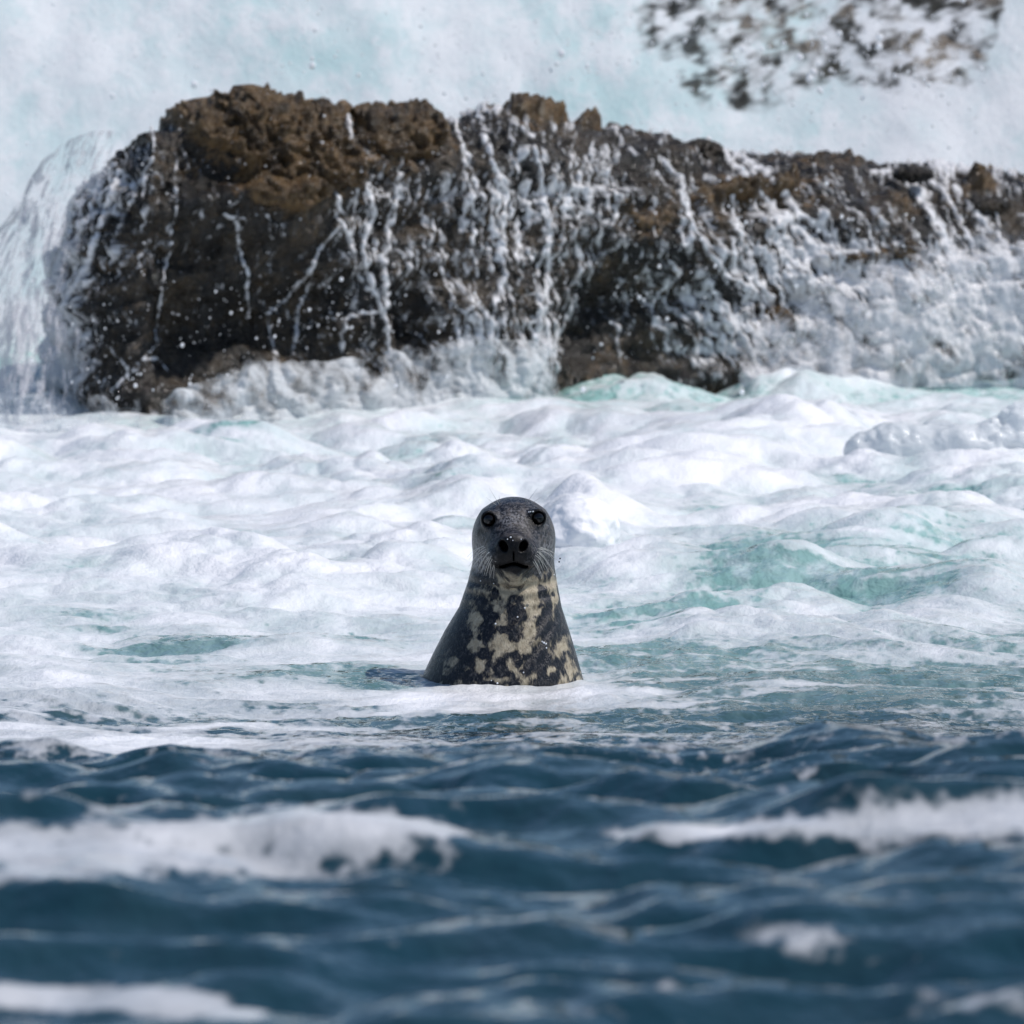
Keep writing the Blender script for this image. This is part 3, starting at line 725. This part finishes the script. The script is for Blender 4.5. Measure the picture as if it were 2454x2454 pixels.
# flying drops, and white beads in place of sun glints on the rock
def drops():
    rng = np.random.RandomState(9)
    import bmesh
    bm = bmesh.new(); bmesh.ops.create_icosphere(bm, subdivisions=1, radius=1.0)
    bv = np.array([v.co[:] for v in bm.verts]); bf = np.array([[v.index for v in f.verts] for f in bm.faces]); bm.free()
    C = []; S = []
    def add(px, py, Y, r):
        C.append(at_dist(px * 1.2702, py * 1.2702, Y)); S.append(r)
    for cx, cy, rx, ry, n, Y in ((450, 600, 190, 90, 240, 29.4), (620, 620, 90, 50, 120, 29.6), (700, 480, 70, 160, 130, 29.8), (900, 620, 150, 90, 260, 29.9), (1250, 600, 160, 100, 330, 30.3), (1500, 560, 220, 110, 420, 30.4), (1780, 540, 160, 110, 420, 30.5), (220, 600, 90, 110, 130, 29.2), (1000, 420, 200, 130, 200, 30.0), (1400, 400, 220, 90, 260, 30.4), (600, 330, 200, 120, 120, 29.8), (250, 740, 160, 50, 130, 29.1), (60, 360, 70, 130, 260, 29.7), (20, 600, 60, 160, 160, 29.2), (560, 720, 250, 30, 150, 29.3), (900, 110, 800, 100, 420, 33.0), (1650, 120, 250, 100, 420, 33.2)):
        for i in range(int(n * (.42 if Y < 32 else .8))):
            a, b = rng.normal(0, .6, 2)
            r = min(.0085, max(.0014, rng.lognormal(-6.3, .6)))
            add(cx + a * rx, cy + b * ry, Y + rng.normal(0, .05), r * (1.9 if Y > 32 else .85))
    vis = np.argwhere((RPX > 100) & (RPX < 1950) & (RPY > 170) & (RPY < 720) & (_z > .05))
    for k in rng.choice(len(vis), 800, replace=False):  # surface beads imitate the sparkle of the sun on wet rock
        i, j = vis[k]; C.append(RS[i, j] + RN[i, j] * .035); S.append(min(.006, rng.lognormal(-6.2, .45)))
    for px, py in ((1100, 735), (1400, 740)): add(px, py, 29.5, .010)
    C = np.array(C); S = np.array(S)
    V = (bv[None] * S[:, None, None] * np.array([1, 1, 1.15]) + C[:, None]).reshape(-1, 3)
    F = (bf[None] + (np.arange(len(C)) * len(bv))[:, None, None]).reshape(-1, 3)
    t = NT('drops_and_glint_beads')
    p = t.n('BsdfPrincipled', Base_Color=(.95, .95, .97, 1), Roughness=.2, IOR=1.33)
    tr = t.n('BsdfTranslucent', Color=(.96, .97, .98, 1))
    o = mesh_np('drops_and_glint_beads', V, F, None, t.surf(t.n('MixShader', i0=.5, i1=p.outputs[0], i2=tr.outputs[0])))
    tag(o, 'bright drops of water flying off the rock and white beads standing in for its sun glints', 'water drops', kind='stuff')
drops()

# heaps that stand clear of the sea: the foam lump behind the seal's head and the glassy burst on the right
def foam_material():
    t = NT('foam_heap'); n = t.noise(t.coord((1, 1, 1)), 26, 5, .6); n2 = t.noise(t.coord(), 120, 3, .6)
    b = t.bump(n, .25, .02); b = t.bump(n2, .3, .004, b)
    return t.surf(t.n('BsdfPrincipled', Base_Color=(*FOAM, 1), Roughness=.5, IOR=1.33, Normal=b))
M_FOAM = foam_material()
c0 = on_plane(1390, 1290, .03) - np.array([0, 0, .035])
def lump_shape(X, Y, Z):
    f = ell(X, Y, Z, c0 + [0, 0, .045], (.105, .15, .105)); f = smin(f, ell(X, Y, Z, c0 + [.015, .02, .09], (.055, .07, .042)), .04)
    f = smin(f, ell(X, Y, Z, c0 + [.075, 0, .07], (.028, .05, .055)), .03); f = smin(f, ell(X, Y, Z, c0 + [-.12, .02, .02], (.09, .14, .06)), .05)
    return f
o = lump('foam_heap', c0 + [0, 0, .03], (.17, .17, .11), 501, M_FOAM, None, .07, .006, lump_shape)
tag(o, "rounded white foam heap standing behind the right side of the seal's head", 'foam heap')
def burst_material():
    t = NT('glassy_burst'); n = t.noise(t.coord(), 30, 4, .6); b = t.bump(n, .35, .02)
    p = t.n('BsdfPrincipled', Base_Color=(.82, .84, .86, 1), Roughness=.12, IOR=1.33, Normal=b); tr = t.n('BsdfTranslucent', Color=(.78, .82, .83, 1), Normal=b)
    return t.surf(t.n('MixShader', i0=.45, i1=p.outputs[0], i2=tr.outputs[0]))
M_BURST = burst_material()
c1 = on_plane(2260, 1120, .0)
def burst_shape(X, Y, Z):
    f = ell(X, Y, Z, c1 + [-.10, 0, .05], (.20, .10, .085))
    for dx, dy, dz, rx, rz in ((.06, -.02, .07, .10, .075), (.16, 0, .06, .05, .10), (.24, .03, .09, .06, .12), (-.24, .02, .05, .08, .06), (.0, .05, .10, .07, .05), (.33, .02, .08, .05, .10), (-.15, .03, .10, .05, .04)):
        f = smin(f, ell(X, Y, Z, c1 + [dx, dy, dz], (rx, .08, rz)), .035)
    return f
o = lump('water_burst', c1 + [.02, 0, .07], (.30, .12, .14), 511, M_BURST, None, .09, .007, burst_shape)
tag(o, 'glassy grey burst of water standing in the foam at the right edge', 'splash')

# ------------------------------------------------------------------ the seal
def seal_field(X, Y, Z):
    zk = [-.45, -.25, -.10, 0, .012, .063, .120, .177, .239, .305, .36, .42]
    hw = np.interp(Z, zk, [.235, .225, .210, .197, .193, .174, .151, .1245, .108, .0950, .083, .06])
    dp = np.interp(Z, zk, [.24, .225, .208, .192, .188, .168, .146, .124, .108, .098, .085, .06])
    cx = np.interp(Z, zk, [-.04, -.033, -.027, -.0235, -.023, -.018, -.012, -.004, .001, .004, .004, .004])
    cy = np.interp(Z, zk, [.12, .07, .045, .032, .030, .027, .025, .026, .03, .034, .03, .03])
    q = np.sqrt(((X - cx) / hw)**2 + ((Y - cy) / dp)**2)
    body = (q - 1) * np.minimum(hw, dp)
    body = np.maximum(body, Z - .40)
    x0 = .004
    head = ell(X, Y, Z, (x0, .018, .364), (.0940, .118, .0815))
    head = smin(head, ell(X, Y, Z, (x0, -.008, .335), (.0915, .095, .075)), .03)
    f = smin(body, head, .03)
    # muzzle
    muz = cone(X, Y, Z, (x0, -.030, .352), (x0, -.135, .334), .070, .037)
    muz = smin(muz, ell(X, Y, Z, (x0, -.100, .322), (.054, .070, .040)), .02)
    for s in (-1, 1):
        muz = smin(muz, ell(X, Y, Z, (x0 + s * .032, -.122, .314), (.034, .040, .031)), .014)
    muz = smin(muz, ell(X, Y, Z, (x0, -.152, .346), (.034, .022, .024)), .014)
    f = smin(f, muz, .028)
    jaw = cone(X, Y, Z, (x0, -.128, .279), (x0, -.01, .262), .024, .066)
    f = smin(f, jaw, .020)
    # brow ridges, eyelids
    for s, zz in ((-1, .399), (1, .403)):
        ex = x0 + s * .0585
        f = smin(f, ell(X, Y, Z, (ex, -.070, zz), (.0225, .0215, .0225)), .014)
        f = smax(f, -ell(X, Y, Z, (ex + s * .001, -.083, zz - .001), (.0152, .020, .0156)), .006)
    # nostrils: slanted openings
    for s in (-1, 1):
        dx = X - (x0 + s * .0235 - .0005); dz = Z - .3415
        a = .45 * s
        u = dx * math.cos(a) - dz * math.sin(a); w = dx * math.sin(a) + dz * math.cos(a)
        q = np.sqrt((u / .0095)**2 + (w / .0145)**2 + ((Y + .168) / .036)**2)
        f = smax(f, -(q - 1) * .0095, .004)
    # groove under the nose, mouth line
    zm = .295 + .003 * np.cos((X - x0) * 110) - .30 * (np.sqrt((X - x0)**2 + .0002) - .014) * .5
    mouth = np.maximum(np.abs(Z - zm) - .0032, np.maximum(np.abs(X - x0) - .034, Y + .08))
    f = smax(f, -mouth, .006)
    gro = np.maximum(np.abs(X - x0) - .0010, np.maximum(np.abs(Z - .318) - .012, Y + .145))
    f = smax(f, -gro, .004)
    # throat creases
    f = f + .0030 * np.sin((Z - .15 * np.abs(X)) * 200) * np.exp(-((Z - .230) / .028)**2) * sstep(.03, -.02, Y)
    f = f + .0032 * np.sin((Z * 1.0 - X * 1.3) * 130) * np.exp(-((Z - .12) / .07)**2 - ((X - .03) / .06)**2) * sstep(.03, -.02, Y)
    return f

def zoom_px(V):
    wx, wy, wz = V[:, 0] + SEAL[0], V[:, 1] + SEAL[1], V[:, 2] + SEAL[2]
    px, py = project(wx, wy, wz)
    return (px - 950) * 3.513, (py - 1150) * 3.513
SPOTS = [(715, 1035, 85, 90, 1), (825, 975, 52, 55, 1), (765, 1260, 72, 105, 1.1), (845, 1150, 36, 50, .9), (1005, 1110, 90, 90, 1.1), (1035, 1010, 62, 40, .9), (1010, 1305, 62, 48, 1), (1215, 940, 42, 65, .9), (1205, 1040, 28, 36, .8), (1290, 1050, 48, 130, 1), (1365, 1120, 40, 110, 1),
         (1200, 1190, 46, 80, .9), (1260, 1290, 110, 100, .9), (480, 1310, 170, 170, 1.2), (560, 1130, 60, 120, .8), (330, 1560, 150, 130, 1), (560, 1520, 130, 150, .95), (730, 1460, 70, 60, 1), (820, 1420, 50, 60, .6), (840, 1560, 90, 70, .8), (1000, 1500, 130, 70, .9), (1150, 1560, 120, 120, 1), (1260, 1480, 120, 100, .9), (1380, 1580, 80, 80, .8), (1300, 1680, 130, 60, .9), (900, 1640, 130, 50, .9), (640, 1640, 160, 60, .9), (1480, 1500, 60, 100, .8),
         (690, 870, 40, 60, .7), (930, 900, 60, 40, .6), (1310, 820, 26, 50, .7), (1240, 840, 36, 40, .5), (640, 980, 40, 60, .6), (780, 890, 70, 36, .6), (1290, 930, 22, 50, .6), (1090, 960, 20, 30, .6), (900, 1270, 26, 36, .5), (1420, 1300, 40, 100, .8), (1330, 1220, 50, 80, .8)]
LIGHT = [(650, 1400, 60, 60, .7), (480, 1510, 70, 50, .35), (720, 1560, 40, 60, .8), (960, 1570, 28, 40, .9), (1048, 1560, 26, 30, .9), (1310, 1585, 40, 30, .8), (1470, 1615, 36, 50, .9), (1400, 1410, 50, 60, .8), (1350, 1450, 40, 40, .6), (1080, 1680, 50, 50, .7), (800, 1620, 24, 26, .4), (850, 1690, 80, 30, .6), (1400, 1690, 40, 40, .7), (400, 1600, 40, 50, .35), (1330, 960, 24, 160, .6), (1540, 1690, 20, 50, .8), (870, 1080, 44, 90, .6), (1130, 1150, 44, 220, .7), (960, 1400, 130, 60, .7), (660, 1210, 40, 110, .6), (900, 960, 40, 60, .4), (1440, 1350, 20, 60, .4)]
TAN = [(1000, 1000, 170, 130, 1), (900, 1080, 60, 130, 1), (1140, 1110, 66, 230, 1), (960, 1390, 150, 80, 1), (660, 1230, 46, 130, .9), (650, 960, 70, 90, .6), (740, 930, 90, 50, .7), (1320, 930, 50, 170, 1), (1250, 830, 90, 50, .9), (1360, 1060, 30, 90, .9), (1060, 880, 160, 50, .9), (760, 1370, 50, 60, .7), (930, 820, 120, 40, .8)]
def build_seal():
    h = .003
    ax = [np.arange(-.275, .225, h), np.arange(-.19, .36, h), np.arange(-.30, .46, h)]
    X, Y, Z = np.meshgrid(*[a.astype(np.float32) for a in ax], indexing='ij', sparse=True)
    X = X + 0 * Y + 0 * Z; Y = Y + 0 * X; Z = Z + 0 * X
    F = seal_field(X, Y, Z)
    V, Q = surface_nets(F, [a[0] for a in ax], h)
    zx, zy = zoom_px(V)
    nx_ = 22 * noise3(V[:, 0] * 70, V[:, 1] * 70, V[:, 2] * 50, 602) + 26 * noise3(V[:, 0] * 40, V[:, 1] * 40, V[:, 2] * 26, 601) + 11 * noise3(V[:, 0] * 110, V[:, 1] * 110, V[:, 2] * 70, 603)
    ny_ = 22 * noise3(V[:, 0] * 70, V[:, 1] * 70, V[:, 2] * 50, 604) + 30 * noise3(V[:, 0] * 40, V[:, 1] * 40, V[:, 2] * 26, 605) + 14 * noise3(V[:, 0] * 110, V[:, 1] * 110, V[:, 2] * 60, 607)
    ax_, ay_ = zx + nx_, zy + ny_
    d = np.zeros(len(V))
    for cx, cy, rx, ry, a in SPOTS: d = np.maximum(d, a * blob(ax_, ay_, cx, cy, rx * 1.12, ry * 1.12))
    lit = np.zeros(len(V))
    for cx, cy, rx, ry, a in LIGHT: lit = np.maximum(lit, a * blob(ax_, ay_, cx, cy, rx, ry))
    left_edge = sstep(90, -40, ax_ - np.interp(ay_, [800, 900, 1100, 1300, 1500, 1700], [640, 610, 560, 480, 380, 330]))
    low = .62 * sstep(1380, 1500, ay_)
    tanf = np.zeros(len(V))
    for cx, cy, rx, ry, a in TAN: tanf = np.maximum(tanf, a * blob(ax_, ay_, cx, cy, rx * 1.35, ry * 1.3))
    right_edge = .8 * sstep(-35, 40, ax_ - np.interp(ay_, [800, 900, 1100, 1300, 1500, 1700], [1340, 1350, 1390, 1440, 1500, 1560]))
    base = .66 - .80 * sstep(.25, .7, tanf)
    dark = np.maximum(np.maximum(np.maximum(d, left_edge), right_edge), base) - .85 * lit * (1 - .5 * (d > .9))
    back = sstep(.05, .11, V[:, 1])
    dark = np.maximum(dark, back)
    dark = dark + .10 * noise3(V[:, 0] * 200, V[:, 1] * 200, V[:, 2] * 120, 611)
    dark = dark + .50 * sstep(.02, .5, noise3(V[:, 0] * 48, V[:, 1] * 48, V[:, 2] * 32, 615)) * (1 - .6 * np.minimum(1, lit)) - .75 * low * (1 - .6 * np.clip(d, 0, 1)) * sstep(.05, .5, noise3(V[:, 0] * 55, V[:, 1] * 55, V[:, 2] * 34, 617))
    headm = sstep(900, 700, zy + 1.5 * ny_ + .0007 * (zx - 985)**2 * 0 - 60 * np.exp(-((zx - 985) / 110)**2)*0) 
    headm = np.maximum(headm, sstep(.24, .28, V[:, 2]) * sstep(.0, .06, V[:, 1]))
    nose = np.maximum(blob(ax_, ay_, 972, 585, 185, 115), .95 * blob(ax_, ay_, 965, 710, 170, 100)) * (V[:, 1] < -.05)
    for ex, ey in ((770, 330), (1185, 320)): nose = np.maximum(nose, 1.0 * blob(zx, zy, ex, ey, 88, 88))
    nose = np.maximum(nose, .7 * blob(ax_, ay_, 700, 430, 45, 40))
    nose = .95 * sstep(.15, .7, nose)
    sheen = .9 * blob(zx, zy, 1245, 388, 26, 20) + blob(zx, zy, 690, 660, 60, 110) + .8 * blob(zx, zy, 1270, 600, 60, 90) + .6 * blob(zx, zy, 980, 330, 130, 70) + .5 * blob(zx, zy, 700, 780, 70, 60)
    root = bpy.data.objects.new('seal', None); COL.objects.link(root); root.location = SEAL.tolist()
    tag(root, 'dark grey seal with blotched tan neck raised out of the foam, facing the viewer', 'seal')
    t = NT('seal_fur')
    dk = t.attr('dark'); hd = t.attr('headm'); ns = t.attr('nose'); sh = t.attr('sheen')
    fur = t.noise(t.coord((330, 330, 60)), 1.0, 3.0, .6); spk = t.noise(t.coord((1, 1, .6)), 170, 4.0, .7); med = t.noise(t.coord(), 60, 4.0, .6)
    tan = t.mix(t.ramp(med, .3, .7), (0.29, 0.245, 0.17), (0.43, 0.375, 0.28))
    dcol = t.mix(t.ramp(spk, .5, .75), (0.005, 0.006, 0.010), (0.034, 0.034, 0.040))
    flk = t.noise(t.coord((1, 1, .6)), 95, 5.0, .7)
    dcol = t.mix(t.ramp(flk, .52, .68, 0, .8), dcol, (0.085, 0.082, 0.08))
    tan = t.mix(t.ramp(flk, .46, .34, 0, .75), tan, (0.10, 0.08, 0.055))
    body = t.mix(t.ramp(t.math('ADD', t.math('ADD', dk, t.math('MULTIPLY', t.math('SUBTRACT', fur, .5), .75)), t.math('MULTIPLY', t.math('SUBTRACT', med, .5), .55)), .16, .66), tan, dcol)
    hcol = t.mix(t.ramp(t.math('ADD', spk, t.math('MULTIPLY', t.math('SUBTRACT', med, .5), .5)), .43, .66), (0.005, 0.005, 0.008), (0.095, 0.092, 0.098))  # lighter speckle paints the wet hair's highlights into the head colour
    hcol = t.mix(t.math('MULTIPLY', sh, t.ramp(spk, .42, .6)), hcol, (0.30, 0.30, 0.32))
    hcol = t.mix(t.math('MULTIPLY', t.ramp(med, .5, .7), .35), hcol, (0.09, 0.062, 0.04))
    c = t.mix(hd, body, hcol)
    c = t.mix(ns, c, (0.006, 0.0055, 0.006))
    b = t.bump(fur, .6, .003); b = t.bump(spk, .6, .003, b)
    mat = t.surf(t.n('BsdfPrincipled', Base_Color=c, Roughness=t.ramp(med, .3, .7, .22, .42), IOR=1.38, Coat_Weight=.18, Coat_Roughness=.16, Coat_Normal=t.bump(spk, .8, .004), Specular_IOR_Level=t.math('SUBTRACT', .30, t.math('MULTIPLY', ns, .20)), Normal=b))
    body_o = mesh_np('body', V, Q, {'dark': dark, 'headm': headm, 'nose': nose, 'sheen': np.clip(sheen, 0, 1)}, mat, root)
    # depth of the surface below a zoomed pixel
    def surf_pt(zxp, zyp, lift=0.0):
        px = zxp / 3.513 + 950; py = zyp / 3.513 + 1150
        ys = np.arange(-.20, .1, .001)
        pts = np.array([at_dist(px, py, SEAL[1] + yy) for yy in ys]) - SEAL
        f = seal_field(pts[:, 0], pts[:, 1], pts[:, 2])
        i = np.argmax(f < 0)
        return pts[i] + [0, -lift, 0]
    # eyes
    def uv_sphere(name, c, r, mat, parent, n=20):
        th = np.linspace(0, np.pi, n + 1)[:, None]; ph = np.linspace(0, 2 * np.pi, 2 * n + 1)[None, :]
        P = np.stack([r * np.sin(th) * np.cos(ph), r * np.sin(th) * np.sin(ph), r * np.cos(th) + 0 * ph], -1).reshape(-1, 3) + c
        return mesh_np(name, P, grid_quads(n + 1, 2 * n + 1), None, mat, parent)
    te = NT('seal_eye'); eye_m = te.surf(te.n('BsdfPrincipled', Base_Color=(.006, .003, .0025, 1), Roughness=.04, IOR=1.33))
    tp = NT('seal_pupil'); pup_m = tp.surf(tp.n('BsdfPrincipled', Base_Color=(.002, .002, .003, 1), Roughness=.03, IOR=1.45))
    for s, zz in ((-1, .398), (1, .402)):
        c = np.array([.004 + s * .0590, -.0695, zz])
        e = uv_sphere('eye', c, .0168, eye_m, root)
        d = np.array([s * .30, -.95, .05]); d /= np.linalg.norm(d)
        # pupil: a shallow dome on the eyeball
        n = 16; rr = np.linspace(0, .66, 7)[:, None]; ph = np.linspace(0, 2 * np.pi, n + 1)[None, :]
        a = np.cross(d, [0, 0, 1]); a /= np.linalg.norm(a); bb = np.cross(a, d)
        P = c + .0171 * (np.cos(rr)[..., None] * d + np.sin(rr)[..., None] * (np.cos(ph)[..., None] * a + np.sin(ph)[..., None] * bb))
        mesh_np('pupil', P.reshape(-1, 3), grid_quads(7, n + 1), None, pup_m, e)
    # whiskers
    tw = NT('whisker'); wm = tw.surf(tw.n('BsdfPrincipled', Base_Color=(.62, .60, .56, 1), Roughness=.35))
    def hair(name, pts, r):
        pts = np.array(pts); n = len(pts); k = 5
        T = np.gradient(pts, axis=0); T /= np.linalg.norm(T, axis=1)[:, None] + 1e-9
        A = np.cross(T, [0.1, .9, .3]); A /= np.linalg.norm(A, axis=1)[:, None] + 1e-9; Bn = np.cross(T, A)
        ph = np.linspace(0, 2 * np.pi, k + 1)
        rad = r * np.linspace(1, .35, n)
        P = pts[:, None] + rad[:, None, None] * (np.cos(ph)[None, :, None] * A[:, None] + np.sin(ph)[None, :, None] * Bn[:, None])
        mesh_np(name, P.reshape(-1, 3), grid_quads(n, k + 1), None, wm, root)
    rng = np.random.RandomState(4)
    def whisk(x0, y0, x1, y1, sag, out, name='whisker', r=.0007):
        p0 = surf_pt(x0, y0)
        px, py = x1 / 3.513 + 950, y1 / 3.513 + 1150
        p2 = at_dist(px, py, SEAL[1] + p0[1] + out) - SEAL
        mid = (p0 + p2) / 2 + np.array([0, -.012, sag])
        t = np.linspace(0, 1, 9)[:, None]
        hair(name, (1 - t)**2 * p0 + 2 * t * (1 - t) * mid + t * t * p2, r)
    for i in range(17):
        k = i / 16
        whisk(735 + 90 * k + rng.normal(0, 8), 560 + 130 * k + rng.normal(0, 8), 610 + 190 * k + rng.normal(0, 14), 640 + 200 * k**.8 + rng.normal(0, 14), .012, .05)
    for i in range(17):
        k = i / 16
        whisk(1205 - 60 * k + rng.normal(0, 8), 560 + 120 * k + rng.normal(0, 8), 1310 - 110 * k + rng.normal(0, 22), 620 + 210 * k**.7 + rng.normal(0, 14), .010, .05)
    whisk(1200, 620, 1350, 830, .018, .04); whisk(1210, 600, 1365, 690, .012, .02); whisk(1210, 585, 1358, 640, .01, .03); whisk(735, 600, 610, 730, .014, .03); whisk(735, 640, 603, 800, .016, .03)
    for a in ((865, 205, 780, 65), (845, 215, 758, 148), (872, 190, 864, 130), (1085, 200, 1190, 68), (1108, 210, 1222, 145), (1088, 185, 1092, 132)):
        whisk(*a, .0, -.01, 'brow_whisker', .0006)
    # beads of water at the whisker tips
    tb = NT('water_bead'); bm_ = tb.surf(tb.n('BsdfPrincipled', Base_Color=(.02, .02, .025, 1), Roughness=.05, IOR=1.33))
    for zxp, zyp in ((1378, 662), (1370, 690)):
        c = at_dist(zxp / 3.513 + 950, zyp / 3.513 + 1150, SEAL[1] - .09) - SEAL
        uv_sphere('water_bead', c, .0021, bm_, root, 6)
    # pale drops on the coat standing in for its white wet glints
    tg = NT('glint_drop'); gm = tg.surf(tg.n('BsdfPrincipled', Base_Color=(.75, .77, .80, 1), Roughness=.06, IOR=1.33))
    for zxp, zyp, r in ((835, 1212, .0026), (1080, 1080, .0024), (1240, 1372, .003), (1258, 1380, .0026), (1262, 1415, .0022), (1225, 1362, .002), (1020, 1155, .0022), (850, 1712, .0026), (1070, 1622, .002), (710, 850, .002), (820, 872, .0018), (962, 484, .0024), (935, 500, .0016), (1050, 500, .0016), (980, 510, .0014), (1115, 272, .002), (1130, 270, .002), (1150, 268, .0022), (1325, 800, .002), (800, 1690, .0018)):
        uv_sphere('glint_drop', surf_pt(zxp, zyp), r, gm, root, 5)
build_seal()
